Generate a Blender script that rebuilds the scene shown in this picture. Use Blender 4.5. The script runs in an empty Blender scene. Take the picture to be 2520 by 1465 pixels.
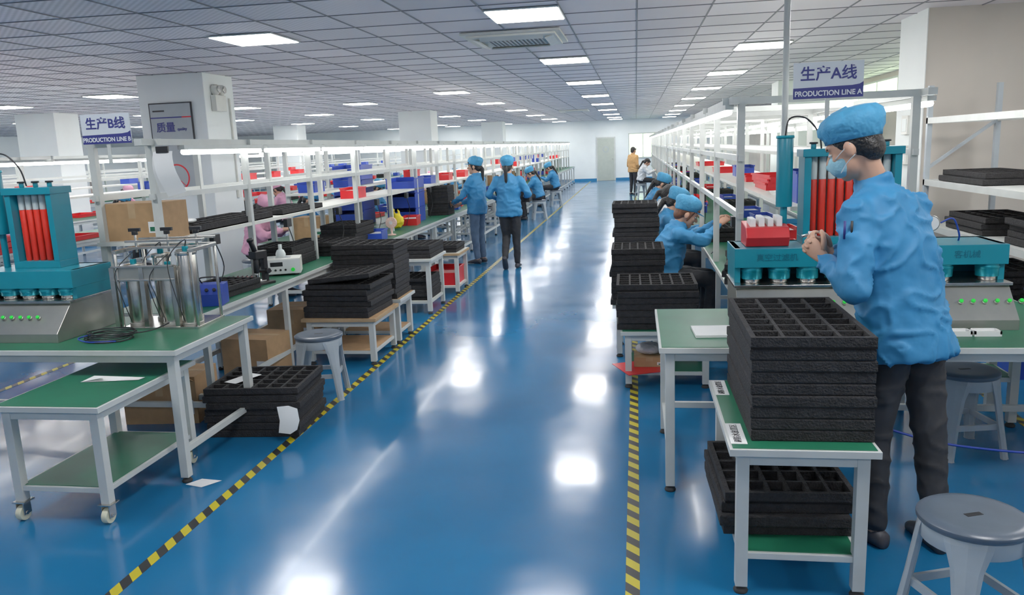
import bpy, math, random
from mathutils import Vector, Matrix, noise
random.seed(7)
V3=Vector
sc=bpy.context.scene
COL=bpy.context.collection
# ---------------------------------------------------------------- materials
def mat(name,col,rough=.5,metal=0,emis=0,noise=0,nscale=8,bump=0,bscale=60,spec=None,trans=0,alpha=1):
    m=bpy.data.materials.new(name);m.use_nodes=True
    nt=m.node_tree;b=nt.nodes['Principled BSDF']
    b.inputs['Base Color'].default_value=(*col,1)
    b.inputs['Roughness'].default_value=rough;b.inputs['Metallic'].default_value=metal
    if spec is not None:b.inputs['Specular IOR Level'].default_value=spec
    if emis:
        b.inputs['Emission Color'].default_value=(*col,1);b.inputs['Emission Strength'].default_value=emis
    if noise or bump:
        tc=nt.nodes.new('ShaderNodeTexCoord')
    if noise:
        n=nt.nodes.new('ShaderNodeTexNoise');n.inputs['Scale'].default_value=nscale;n.inputs['Detail'].default_value=3
        nt.links.new(tc.outputs['Object'],n.inputs['Vector'])
        r=nt.nodes.new('ShaderNodeMapRange');r.inputs['From Min'].default_value=.3;r.inputs['From Max'].default_value=.7
        r.inputs['To Min'].default_value=1-noise;r.inputs['To Max'].default_value=1+noise*.6
        nt.links.new(n.outputs['Fac'],r.inputs['Value'])
        mx=nt.nodes.new('ShaderNodeVectorMath');mx.operation='SCALE';mx.inputs[0].default_value=col
        nt.links.new(r.outputs[0],mx.inputs['Scale']);nt.links.new(mx.outputs[0],b.inputs['Base Color'])
    if bump:
        n2=nt.nodes.new('ShaderNodeTexNoise');n2.inputs['Scale'].default_value=bscale;n2.inputs['Detail'].default_value=2
        nt.links.new(tc.outputs['Object'],n2.inputs['Vector'])
        bp=nt.nodes.new('ShaderNodeBump');bp.inputs['Strength'].default_value=bump;bp.inputs['Distance'].default_value=.02
        nt.links.new(n2.outputs['Fac'],bp.inputs['Height']);nt.links.new(bp.outputs[0],b.inputs['Normal'])
    return m
WHITE=mat('white_painted_steel',(.58,.6,.57),.4,noise=.06)
CREAM=mat('cream_plastic',(.72,.72,.66),.45,noise=.05)
WALL=mat('wall_paint',(.84,.88,.86),.7,noise=.03,nscale=2)
WALLB=mat('warm_wall_paint',(.62,.57,.5),.75,noise=.05,nscale=2)
GREEN=mat('green_esd_mat',(.012,.14,.07),.42,noise=.15,nscale=5)
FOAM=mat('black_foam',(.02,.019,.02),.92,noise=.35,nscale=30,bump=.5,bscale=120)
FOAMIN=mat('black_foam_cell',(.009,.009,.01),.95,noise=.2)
TEAL=mat('teal_enamel',(.006,.235,.32),.33,noise=.08)
TEALC=mat('teal_anodised',(.01,.3,.38),.25,metal=.5)
TEALD=mat('teal_print',(.004,.13,.2),.4)
STEEL=mat('brushed_steel',(.62,.6,.56),.25,metal=1,noise=.15,nscale=20)
DSTEEL=mat('steel_plate',(.42,.42,.38),.35,metal=.8,noise=.1)
REDG=mat('red_glue',(.75,.03,.015),.3,noise=.1)
CLEAR=mat('clear_tube',(.62,.68,.66),.15,noise=.05)
RED=mat('red_plastic',(.68,.015,.02),.35,noise=.1)
BLUEP=mat('blue_plastic',(.02,.06,.42),.35,noise=.1)
BLUEBOX=mat('blue_paint',(.015,.05,.36),.4)
CARD=mat('cardboard',(.42,.25,.12),.8,noise=.12,nscale=14)
WOOD=mat('plywood_edge',(.45,.3,.16),.7,noise=.15)
BLACK=mat('black_plastic',(.012,.012,.014),.4,noise=.1)
RUB=mat('rubber',(.03,.03,.03),.8)
PAPER=mat('paper',(.8,.8,.78),.8,noise=.03)
NAVY=mat('navy_print',(.03,.035,.22),.5,noise=.05)
SIGNW=mat('sign_white',(.72,.76,.8),.4,noise=.03)
TXTW=mat('white_print',(.85,.87,.9),.5,noise=.02)
GREY=mat('stool_grey',(.4,.45,.48),.38,noise=.08)
DGREY=mat('stool_seat_grey',(.09,.115,.15),.3,noise=.15)
JBLUE=mat('workwear_blue',(.03,.235,.49),.6,noise=.1,nscale=5,bump=.35,bscale=14)
CBLUE=mat('cap_blue',(.06,.33,.58),.65,noise=.12,nscale=14,bump=.6,bscale=26)
PINK=mat('workwear_pink',(.75,.36,.5),.7,noise=.12,bump=.5,bscale=12)
JWHITE=mat('shirt_white',(.75,.77,.78),.7,noise=.1,bump=.5,bscale=12)
JORG=mat('shirt_ochre',(.6,.33,.12),.7,noise=.1,bump=.5,bscale=12)
DTROU=mat('dark_trousers',(.02,.021,.025),.75,noise=.3,bump=.3,bscale=12)
JEANS=mat('jeans',(.09,.15,.24),.8,noise=.25,bump=.5,bscale=14)
SKIN=mat('skin',(.58,.32,.21),.5,noise=.08,nscale=12)
LIPS=mat('lips',(.45,.12,.1),.45)
HAIR=mat('black_hair',(.012,.01,.009),.45,noise=.4,nscale=40,bump=.5,bscale=70)
BHAIR=mat('brown_hair',(.16,.06,.03),.45,noise=.4,nscale=40)
MASK=mat('mask_fabric',(.3,.58,.68),.75,noise=.05,bump=.4,bscale=50)
EYEW=mat('eye_white',(.8,.8,.78),.3)
SHOE=mat('shoe_dark',(.04,.04,.05),.5,noise=.2)
PANEL=mat('led_panel',(1,1,1),.5,emis=18)
TUBE=mat('led_tube',(1,1,1),.5,emis=10)
GRNBTN=mat('green_button',(.02,.65,.05),.3,emis=.15)
YEL=mat('yellow_bag',(.85,.65,.02),.5,noise=.1)
BEIGE=mat('beige_pink_plastic',(.8,.52,.42),.45)
DOORM=mat('door_grey_green',(.46,.5,.43),.5,noise=.05)
BASEB=mat('baseboard_blue',(.02,.2,.42),.4,noise=.05)
WIN=mat('window_daylight',(.75,.95,.6),.4,emis=1.6)
YCAS=mat('castor_nylon',(.7,.68,.5),.5,noise=.1)
BAG=mat('clear_bag',(.6,.62,.62),.25,noise=.2,bump=.8,bscale=30)
REDP=mat('no_smoking_red',(.8,.02,.03),.4)
POST=mat('poster_silver',(.42,.46,.48),.35,noise=.05)
FRAME=mat('poster_frame',(.03,.03,.035),.4)

def floor_mat():
    m=bpy.data.materials.new('blue_epoxy');m.use_nodes=True;nt=m.node_tree;L=nt.links;N=nt.nodes.new
    b=nt.nodes['Principled BSDF'];tc=N('ShaderNodeTexCoord')
    n=N('ShaderNodeTexNoise');n.inputs['Scale'].default_value=.9;n.inputs['Detail'].default_value=5
    L.new(tc.outputs['Object'],n.inputs['Vector'])
    cr=N('ShaderNodeValToRGB');cr.color_ramp.elements[0].position=.35;cr.color_ramp.elements[1].position=.7
    cr.color_ramp.elements[0].color=(.008,.118,.28,1);cr.color_ramp.elements[1].color=(.013,.155,.35,1)
    L.new(n.outputs['Fac'],cr.inputs[0]);L.new(cr.outputs[0],b.inputs['Base Color'])
    n3=N('ShaderNodeTexNoise');n3.inputs['Scale'].default_value=1.5;n3.inputs['Detail'].default_value=3
    L.new(tc.outputs['Object'],n3.inputs['Vector'])
    mr=N('ShaderNodeMapRange');mr.inputs['To Min'].default_value=.12;mr.inputs['To Max'].default_value=.22;mr.inputs['From Min'].default_value=.3;mr.inputs['From Max'].default_value=.75
    L.new(n3.outputs['Fac'],mr.inputs['Value']);L.new(mr.outputs[0],b.inputs['Roughness'])
    n4=N('ShaderNodeTexNoise');n4.inputs['Scale'].default_value=1.6;n4.inputs['Detail'].default_value=2;L.new(tc.outputs['Object'],n4.inputs['Vector'])
    b1=N('ShaderNodeBump');b1.inputs['Strength'].default_value=.22;b1.inputs['Distance'].default_value=.02;L.new(n4.outputs['Fac'],b1.inputs['Height'])
    L.new(b1.outputs[0],b.inputs['Normal'])
    b.inputs['Coat Weight'].default_value=.1;b.inputs['Coat Roughness'].default_value=.06
    return m
def ceil_mat():
    m=bpy.data.materials.new('perforated_ceiling_tile');m.use_nodes=True;nt=m.node_tree;L=nt.links;N=nt.nodes.new
    b=nt.nodes['Principled BSDF'];tc=N('ShaderNodeTexCoord')
    def vm(op,a,bv):
        x=N('ShaderNodeVectorMath');x.operation=op;L.new(a,x.inputs[0])
        if bv is not None:x.inputs[1].default_value=bv
        return x.outputs[0]
    off=vm('ADD',tc.outputs['Object'],(.58,.17,0))
    s=vm('FLOOR',vm('DIVIDE',off,(.6,.64,1)),None)
    wn=N('ShaderNodeTexWhiteNoise');L.new(s,wn.inputs['Vector'])
    sp=N('ShaderNodeSeparateXYZ');L.new(tc.outputs['Object'],sp.inputs[0])
    def sinw(o):
        a=N('ShaderNodeMath');a.operation='MULTIPLY';a.inputs[1].default_value=2*math.pi/.06;L.new(o,a.inputs[0])
        c=N('ShaderNodeMath');c.operation='SINE';L.new(a.outputs[0],c.inputs[0]);return c.outputs[0]
    p=N('ShaderNodeMath');p.operation='MULTIPLY';L.new(sinw(sp.outputs['X']),p.inputs[0]);L.new(sinw(sp.outputs['Y']),p.inputs[1])
    sc_=N('ShaderNodeMapRange');L.new(sp.outputs['X'],sc_.inputs['Value']);sc_.inputs['From Min'].default_value=-1.8;sc_.inputs['From Max'].default_value=-3.4;sc_.inputs['To Min'].default_value=0.0;sc_.inputs['To Max'].default_value=.26
    pm=N('ShaderNodeMath');pm.operation='MULTIPLY';L.new(p.outputs[0],pm.inputs[0]);L.new(sc_.outputs[0],pm.inputs[1])
    v=N('ShaderNodeMapRange');L.new(wn.outputs['Value'],v.inputs['Value']);v.inputs['To Min'].default_value=.88;v.inputs['To Max'].default_value=1.04
    ad=N('ShaderNodeMath');ad.operation='ADD';L.new(v.outputs[0],ad.inputs[0]);L.new(pm.outputs[0],ad.inputs[1])
    c=N('ShaderNodeVectorMath');c.operation='SCALE';c.inputs[0].default_value=(.82,.77,.8);L.new(ad.outputs[0],c.inputs['Scale'])
    L.new(c.outputs[0],b.inputs['Base Color']);b.inputs['Roughness'].default_value=.55
    return m
def tape_mat():
    m=bpy.data.materials.new('hazard_tape');m.use_nodes=True;nt=m.node_tree;L=nt.links;N=nt.nodes.new
    b=nt.nodes['Principled BSDF'];tc=N('ShaderNodeTexCoord');sp=N('ShaderNodeSeparateXYZ');L.new(tc.outputs['Object'],sp.inputs[0])
    a=N('ShaderNodeMath');a.operation='ADD';L.new(sp.outputs['X'],a.inputs[0]);L.new(sp.outputs['Y'],a.inputs[1])
    d=N('ShaderNodeMath');d.operation='DIVIDE';d.inputs[1].default_value=.13;L.new(a.outputs[0],d.inputs[0])
    f=N('ShaderNodeMath');f.operation='FRACT';L.new(d.outputs[0],f.inputs[0])
    g=N('ShaderNodeMath');g.operation='GREATER_THAN';g.inputs[1].default_value=.5;L.new(f.outputs[0],g.inputs[0])
    mx=N('ShaderNodeMix');mx.data_type='RGBA';L.new(g.outputs[0],mx.inputs[0]);mx.inputs[6].default_value=(.5,.41,.01,1);mx.inputs[7].default_value=(.02,.02,.02,1)
    L.new(mx.outputs[2],b.inputs['Base Color']);b.inputs['Roughness'].default_value=.4
    return m
FLOOR=floor_mat();CEIL=ceil_mat();TAPE=tape_mat()

# ---------------------------------------------------------------- mesh builder
def frame(d):
    d=d.normalized();u=V3((0,0,1)) if abs(d.z)<.9 else V3((1,0,0))
    a=d.cross(u).normalized();return a,a.cross(d).normalized()
def loft(rings,n=12,cap=True):
    V=[];F=[]
    for c,a,b in rings:
        for i in range(n):
            t=2*math.pi*i/n;V.append(c+a*math.cos(t)+b*math.sin(t))
    for k in range(len(rings)-1):
        for i in range(n):
            j=(i+1)%n;F.append((k*n+i,k*n+j,(k+1)*n+j,(k+1)*n+i))
    if cap:
        F.append(tuple(reversed(range(n))));F.append(tuple(range((len(rings)-1)*n,len(rings)*n)))
    return V,F
def capsule(p0,p1,r0,r1,n=12,fl=1,side=None):
    p0=V3(p0);p1=V3(p1);d=(p1-p0)
    if d.length<1e-6:d=V3((0,0,1e-4))
    a,b=frame(d);d=d.normalized()
    if side is not None:
        a=(V3(side)-d*V3(side).dot(d)).normalized();b=a.cross(d)
    R=[]
    for s in (-.98,-.8,-.45,0):
        q=math.sqrt(1-s*s);R.append((p0+d*(s*r0),a*r0*q,b*r0*q*fl))
    for s in (0,.45,.8,.98):
        q=math.sqrt(1-s*s);R.append((p1+d*(s*r1),a*r1*q,b*r1*q*fl))
    return loft(R,n)
def ellip(c,ax,ay,az,n=16,m=10):
    c=V3(c);R=[]
    for k in range(m+1):
        t=math.pi*(k/m)*.98+.0314;R.append((c-V3(az)*math.cos(t),V3(ax)*math.sin(t),V3(ay)*math.sin(t)))
    return loft(R,n)
def chain(pts,rs,n=8):
    pts=[V3(p) for p in pts];R=[];a=None
    for i,p in enumerate(pts):
        d=(pts[min(i+1,len(pts)-1)]-pts[max(i-1,0)]).normalized()
        if a is None:a,b=frame(d)
        a=(a-d*a.dot(d)).normalized();b=d.cross(a)
        R.append((p,a*rs[i],b*rs[i]))
    d=(pts[-1]-pts[-2]).normalized();R.append((pts[-1]+d*rs[-1]*.7,R[-1][1]*.6,R[-1][2]*.6))
    return loft(R,n)
class MB:
    def __init__(s,name):
        s.name=name;s.V=[];s.F=[];s.I=[];s.S=[];s.M=[];s.T=Matrix()
    def mi(s,m):
        if m not in s.M:s.M.append(m)
        return s.M.index(m)
    def add(s,V,F,m,smooth=False):
        o=len(s.V);i=s.mi(m)
        s.V+=[s.T@V3(v) for v in V]
        for f in F:s.F.append(tuple(o+k for k in f));s.I.append(i);s.S.append(smooth)
    def box(s,x0,x1,y0,y1,z0,z1,m,R=None):
        V=[V3((x,y,z)) for x in (x0,x1) for y in (y0,y1) for z in (z0,z1)]
        if R is not None:
            c=V3(((x0+x1)/2,(y0+y1)/2,(z0+z1)/2));V=[R@(v-c)+c for v in V]
        F=[(0,1,3,2),(4,6,7,5),(0,4,5,1),(2,3,7,6),(0,2,6,4),(1,5,7,3)]
        s.add(V,F,m)
    def bar(s,p0,p1,w,m,w2=None):
        p0=V3(p0);p1=V3(p1);a,b=frame(p1-p0);a=a*w/2;b=b*(w2 or w)/2
        V=[p+q for p in (p0,p1) for q in (a+b,b-a,-a-b,a-b)]
        s.add(V,[(3,2,1,0),(4,5,6,7),(0,1,5,4),(1,2,6,5),(2,3,7,6),(3,0,4,7)],m)
    def cyl(s,p0,p1,r0,m,r1=None,n=20):
        p0=V3(p0);p1=V3(p1);a,b=frame(p1-p0);r1=r0 if r1 is None else r1
        V,F=loft([(p0,a*r0,b*r0),(p1,a*r1,b*r1)],n);s.add(V,F,m,True)
        s.S[-1]=s.S[-2]=False
    def lathe(s,prof,c,m,n=28,sx=1,sy=1):
        c=V3(c);V,F=loft([(c+V3((0,0,z)),V3((r*sx,0,0)),V3((0,r*sy,0))) for r,z in prof],n);s.add(V,F,m,True)
    def tube(s,pts,r,m,n=6,sub=6):
        P=[V3(p) for p in pts];Q=[]
        for i in range(len(P)-1):
            p0=P[max(i-1,0)];p1=P[i];p2=P[i+1];p3=P[min(i+2,len(P)-1)]
            for k in range(sub):
                t=k/sub;Q.append(.5*((2*p1)+(p2-p0)*t+(2*p0-5*p1+4*p2-p3)*t*t+(3*p1-p0-3*p2+p3)*t**3))
        Q.append(P[-1]);V,F=chain(Q,[r]*len(Q),n);s.add(V,F,m,True)
    def prism(s,poly,x0,x1,m):
        n=len(poly);V=[V3((x0,y,z)) for y,z in poly]+[V3((x1,y,z)) for y,z in poly]
        F=[tuple(range(n)),tuple(reversed(range(n,2*n)))]+[(i,i+n,(i+1)%n+n,(i+1)%n) for i in range(n)]
        s.add(V,F,m)
    def mesh(s):
        me=bpy.data.meshes.new(s.name);me.from_pydata(s.V,[],s.F)
        for m in s.M:me.materials.append(m)
        me.polygons.foreach_set('material_index',s.I);me.polygons.foreach_set('use_smooth',s.S)
        import bmesh
        bm=bmesh.new();bm.from_mesh(me);bmesh.ops.recalc_face_normals(bm,faces=bm.faces);bm.to_mesh(me);bm.free()
        me.update();return me
    def done(s,loc=(0,0,0),rz=0,bevel=0,parent=None):
        return place(s.mesh(),s.name,loc,rz,bevel,parent)
def place(me,name,loc=(0,0,0),rz=0,bevel=0,parent=None):
    o=bpy.data.objects.new(name,me);COL.objects.link(o);o.location=loc;o.rotation_euler=(0,0,rz)
    if bevel:
        b=o.modifiers.new('bevel','BEVEL');b.width=bevel;b.segments=2;b.limit_method='ANGLE';b.angle_limit=.9
    if parent:o.parent=parent
    return o
def text(body,size,m,loc,rot,parent,name='lettering',bold=0,align='CENTER',sx=1):
    c=bpy.data.curves.new(name,'FONT');c.body=body;c.size=size;c.align_x=align;c.align_y='CENTER';c.offset=bold;c.extrude=.0006
    c.materials.append(m);o=bpy.data.objects.new(name,c);COL.objects.link(o);o.location=loc;o.rotation_euler=rot;o.scale=(sx,1,1);o.parent=parent
    return o
def remesh(parts,vox,it=4,fac=.5,wr=0,wf=9):
    V=[];F=[]
    for v,f in parts:
        o=len(V);V+=v;F+=[tuple(o+k for k in q) for q in f]
    import bmesh
    me=bpy.data.meshes.new('tmp');me.from_pydata(V,[],F)
    bm=bmesh.new();bm.from_mesh(me);bmesh.ops.recalc_face_normals(bm,faces=bm.faces);bm.to_mesh(me);bm.free()
    ob=bpy.data.objects.new('tmp',me);COL.objects.link(ob)
    r=ob.modifiers.new('r','REMESH');r.mode='VOXEL';r.voxel_size=vox
    s=ob.modifiers.new('s','SMOOTH');s.iterations=it;s.factor=fac
    dg=bpy.context.evaluated_depsgraph_get();e=ob.evaluated_get(dg);m2=e.to_mesh()
    RV=[]
    for v in m2.vertices:
        c=v.co.copy()
        if wr:
            q=V3((c.x*wf,c.y*wf,c.z*wf*1.5));q=q+noise.noise_vector(q*.5)*1.3
            a=1-2*abs(noise.noise(q));c=c+v.normal*wr*(a*a*a*1.3-.5+.5*noise.noise(c*4))
        RV.append(c)
    RF=[tuple(p.vertices) for p in m2.polygons]
    e.to_mesh_clear();bpy.data.objects.remove(ob);bpy.data.meshes.remove(me)
    return RV,RF

# ---------------------------------------------------------------- camera
th=math.atan(369.5/1950);ps=math.atan(320/1984.7)
rh=V3((math.cos(ps),math.sin(ps),0));fh=V3((-math.sin(ps),math.cos(ps),0));z=V3((0,0,1))
fw=fh*math.cos(th)-z*math.sin(th);up0=fh*math.sin(th)+z*math.cos(th)
R_=(rh-up0*.04).normalized();U_=(rh*.04+up0).normalized()
cd=bpy.data.cameras.new('camera');cd.sensor_width=36;cd.lens=36*1950/2520;cd.clip_end=200
cam=bpy.data.objects.new('camera',cd);COL.objects.link(cam)
cam.matrix_world=Matrix(((R_.x,U_.x,-fw.x,0),(R_.y,U_.y,-fw.y,0),(R_.z,U_.z,-fw.z,1.72),(0,0,0,1)))
sc.camera=cam
sc.view_settings.view_transform='Standard';sc.view_settings.exposure=.5;sc.view_settings.gamma=1.15
w=bpy.data.worlds.new('world');sc.world=w;w.use_nodes=True;w.node_tree.nodes['Background'].inputs[0].default_value=(.8,.9,1,1);w.node_tree.nodes['Background'].inputs[1].default_value=.6

# ---------------------------------------------------------------- room
CH=2.79
X0,X1,Y0,Y1=-22,4.6,-4,38
b=MB('floor');b.box(X0,X1,Y0,Y1,-.1,0,FLOOR);b.done()
b=MB('ceiling');b.box(X0,X1,Y0,Y1,CH,CH+.1,CEIL);b.done()
b=MB('ceiling_grid');GB=mat('ceiling_grid_bar',(.2,.2,.22),.5)
x=-.58-.6*35
while x<X1:
    if x>X0:b.box(x-.006,x+.006,Y0,Y1,CH-.006,CH+.002,GB)
    x+=.6
y=-.17-.64*5
while y<Y1:
    b.box(X0,X1,y-.006,y+.006,CH-.005,CH+.002,GB);y+=.64
b.done()
b=MB('wall_far');b.box(X0,X1,Y1,Y1+.15,0,CH,WALL);b.done()
b=MB('wall_left');b.box(X0-.15,X0,Y0,Y1,0,CH,WALL);b.done()
b=MB('wall_near');b.box(X0,X1,Y0-.15,Y0,0,CH,WALL);b.done()
b=MB('wall_right');b.box(X1,X1+.15,Y0,Y1,0,CH,WALLB)
b.done()
b=MB('wall_partition');b.box(2.58,X1,7.87,8.6,0,CH,WALLB);b.box(2.572,2.58,7.86,8.6,0,CH,WALL);b.done()
b=MB('baseboard_far');b.box(X0,-1.84,Y1-.02,Y1,0,.12,BASEB);b.box(-.95,X1,Y1-.02,Y1,0,.12,BASEB);b.done()
b=MB('baseboard_partition');b.box(2.55,2.572,7.84,8.6,0,.1,BASEB);b.done()
b=MB('door_1');b.box(-1.84,-.95,Y1-.05,Y1-.001,0,2.02,WHITE);b.box(-1.78,-1.01,Y1-.07,Y1-.05,.01,1.97,DOORM)
b.cyl((-1.4,Y1-.075,1.45),(-1.4,Y1-.07,1.45),.14,GREY);b.cyl((-1.4,Y1-.08,1.45),(-1.4,Y1-.075,1.45),.11,DOORM);b.cyl((-1.08,Y1-.12,1.0),(-1.08,Y1-.07,1.0),.02,STEEL);b.done()
b=MB('window_1');b.box(-.35,1.0,Y1-.04,Y1-.002,1.0,2.15,WHITE);b.box(-.3,.3,Y1-.05,Y1-.04,1.05,2.1,WIN);b.box(.35,.95,Y1-.05,Y1-.04,1.05,2.1,WIN);b.done()
b=MB('window_2');b.box(X1-.04,X1-.002,9,24,2.15,2.7,WHITE)
for i in range(12):b.box(X1-.05,X1-.04,9.05+i*1.25,10.2+i*1.25,2.2,2.66,WIN)
b.done()
for (cx,cy,nm) in ((-5.75,9.48,'column'),(-5.9,21.3,'column'),(-5.9,33.2,'column'),(3.2,16.5,'column'),(3.2,28,'column'),(-12.2,15,'column'),(-12.2,27,'column')):
    b=MB(nm);b.box(cx-.46,cx+.44,cy,cy+.75,0,CH-.001,WALL);b.box(cx-.47,cx+.45,cy-.01,cy+.76,0,.1,BASEB);b.done(bevel=.01)
b=MB('ceiling_cable_pole');b.cyl((.86,4.93,.76),(.86,4.93,CH-.01),.018,WHITE);b.cyl((.86,4.93,CH-.02),(.86,4.93,CH-.006),.05,WHITE);b.done()
for nm,x in (('floor_hazard_tape',-2.12),('floor_hazard_tape',-.03),('floor_hazard_tape',2.25),('floor_hazard_tape',-4.95)):
    b=MB(nm);b.box(x-.028,x+.028,-2 if x<2 else 2,Y1-.3 if x<2 else 7.4,0,.0015,TAPE);b.done()
def panel(x,y):
    b=MB('ceiling_panel_light');b.box(-.3,.3,-.32,.32,-.018,-.007,WHITE);b.box(-.285,.285,-.3,.3,-.022,-.018,PANEL);return b
pm=panel(0,0).mesh()
PL=[(-.88,y) for y in (-1,2.9,6.73,10.45,14.28,18.3,22.2,26.1,30.2,34)]
PL+=[(1.47,y) for y in (-1.5,2.3,6.1,10.01,13.75,17.58,21.4,25.4,29.4,33.4)]
PL+=[(-3.42,y) for y in (-1,3,7.1,15.07,19.2,23.4,27.9,32.4)]
PL+=[(-8.35,y) for y in (-1,3.5,7.6,12.03,16.4,20.7,25.1,29.5,34)]
PL+=[(-11.1,y) for y in (4,8.6,13,17.4,21.6,26,30.4)]
PL+=[(-14.8,y) for y in (5,9.6,14,18.1,22.6,27.5,32.5)]
PL+=[(-18.5,y) for y in (6,12,18,24,30)]
PL+=[(-5.9,y) for y in (17,25.5,30)]
PL+=[(3.6,y) for y in (2.5,5.5)]
PL+=[(x,36.6) for x in (-11.1,-8.35,-5.9,-3.42,-.88,1.47)]  # extra panel row, added to brighten the far wall
for x,y in PL:place(pm,'ceiling_panel_light',(x,y,CH))
b=MB('ceiling_air_conditioner')
b.box(-.47,.47,-.47,.47,-.03,-.007,CREAM);b.box(-.42,.42,-.42,.42,-.05,-.03,CREAM)
b.box(-.27,.27,-.27,.27,-.056,-.05,mat('ac_grille',(.2,.2,.2),.6))
for i in range(14):b.box(-.26+i*.04,-.245+i*.04,-.26,.26,-.062,-.054,GREY)
for s in (-1,1):
    b.box(-.3,.3,s*.36-.05,s*.36+.05,-.062,-.05,WHITE,Matrix.Rotation(s*.35,3,'X'));b.box(s*.36-.05,s*.36+.05,-.3,.3,-.062,-.05,WHITE,Matrix.Rotation(-s*.35,3,'Y'))
b.done((-1.15,8.03,CH),bevel=.006)
b=MB('ceiling_air_conditioner');b.box(-.45,.45,-.45,.45,-.05,-.007,CREAM);b.box(-.27,.27,-.27,.27,-.056,-.05,GREY);b.done((-1.9,25.5,CH),bevel=.006)

# ---------------------------------------------------------------- generic objects
def table(name,x0,x1,y0,y1,zt,shelf=None,top=GREEN,lw=.045,casters=False,edge=WHITE,feet=True,stretch=True):
    b=MB(name);zb=.1 if casters else .03
    b.box(x0,x1,y0,y1,zt-.03,zt-.003,edge);b.box(x0+.012,x1-.012,y0+.012,y1-.012,zt-.003,zt,top)
    xs=(x0+.03,x1-.03-lw);ys=(y0+.03,y1-.03-lw)
    b.box(x0+.03+lw,x1-.03-lw,y0+.032,y0+.06,zt-.075,zt-.03,WHITE);b.box(x0+.03+lw,x1-.03-lw,y1-.06,y1-.032,zt-.075,zt-.03,WHITE)
    b.box(x0+.032,x0+.06,y0+.03+lw,y1-.03-lw,zt-.075,zt-.03,WHITE);b.box(x1-.06,x1-.032,y0+.03+lw,y1-.03-lw,zt-.075,zt-.03,WHITE)
    for x in xs:
        for y in ys:
            b.box(x,x+lw,y,y+lw,zb,zt-.03,WHITE)
            cx,cy=x+lw/2,y+lw/2
            if casters:
                b.box(cx-.035,cx+.035,cy-.035,cy+.035,.092,.1,STEEL)
                b.box(cx-.022,cx-.018,cy-.03,cy+.02,.03,.095,STEEL);b.box(cx+.018,cx+.022,cy-.03,cy+.02,.03,.095,STEEL)
                b.cyl((cx-.015,cy-.01,.038),(cx+.015,cy-.01,.038),.038,YCAS)
                b.cyl((cx-.025,cy-.01,.038),(cx+.025,cy-.01,.038),.01,STEEL)
            else:
                b.cyl((cx,cy,.012),(cx,cy,.05),.009,STEEL,n=10);b.lathe([(.026,0),(.028,.008),(.022,.018),(.01,.022)],(cx,cy,0),RUB,16)
    if shelf:
        b.box(x0+.04,x1-.04,y0+.04,y1-.04,shelf-.028,shelf-.003,WHITE);b.box(x0+.055,x1-.055,y0+.055,y1-.055,shelf-.003,shelf,top)
    elif stretch:
        zz=.16
        for x in xs:b.box(x+.008,x+lw-.008,y0+.05,y1-.05,zz,zz+.035,WHITE)
        b.box(x0+.05,x1-.05,ys[1]+.008,ys[1]+.035,zz,zz+.035,WHITE)
    return b
def tray_stack(name,w,d,n,nx,ny,lh=.045,jit=.006,rz=0,seed=1):
    rnd=random.Random(seed);b=MB(name)
    for i in range(n):
        ox,oy=rnd.uniform(-jit,jit),rnd.uniform(-jit,jit);z0=i*lh+(.0 if i==0 else .0008);z1=(i+1)*lh-.0008
        Rz=Matrix.Rotation(rnd.uniform(-1,1)*jit*1.2,3,'Z')
        if i<n-1:
            x=w/2;y=d/2
            V=[V3((sx*(x-e),sy*(y-e),zz)) for zz,e in ((z0,.003),(z0+.005,0),(z1-.005,0),(z1,.003)) for sx,sy in ((-1,-1),(1,-1),(1,1),(-1,1))]
            V=[Rz@v+V3((ox,oy,0)) for v in V]
            F=[(3,2,1,0),(12,13,14,15)]+[(k*4+i_,k*4+(i_+1)%4,(k+1)*4+(i_+1)%4,(k+1)*4+i_) for k in range(3) for i_ in range(4)]
            b.add(V,F,FOAM)
        else:
            b.T=Matrix.Translation((ox,oy,0))@Rz.to_4x4()
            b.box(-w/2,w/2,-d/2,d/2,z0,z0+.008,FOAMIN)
            e=.02;t=.013
            b.box(-w/2,w/2,-d/2,-d/2+e,z0,z1,FOAM);b.box(-w/2,w/2,d/2-e,d/2,z0,z1,FOAM)
            b.box(-w/2,-w/2+e,-d/2+e,d/2-e,z0,z1,FOAM);b.box(w/2-e,w/2,-d/2+e,d/2-e,z0,z1,FOAM)
            for k in range(1,nx):
                x=-w/2+e+(w-2*e)*k/nx;b.box(x-t/2,x+t/2,-d/2+e,d/2-e,z0+.006,z1-.003,FOAM)
            for k in range(1,ny):
                y=-d/2+e+(d-2*e)*k/ny;b.box(-w/2+e,w/2-e,y-t/2,y+t/2,z0+.006,z1-.004,FOAM)
            b.T=Matrix()
    return b
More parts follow.
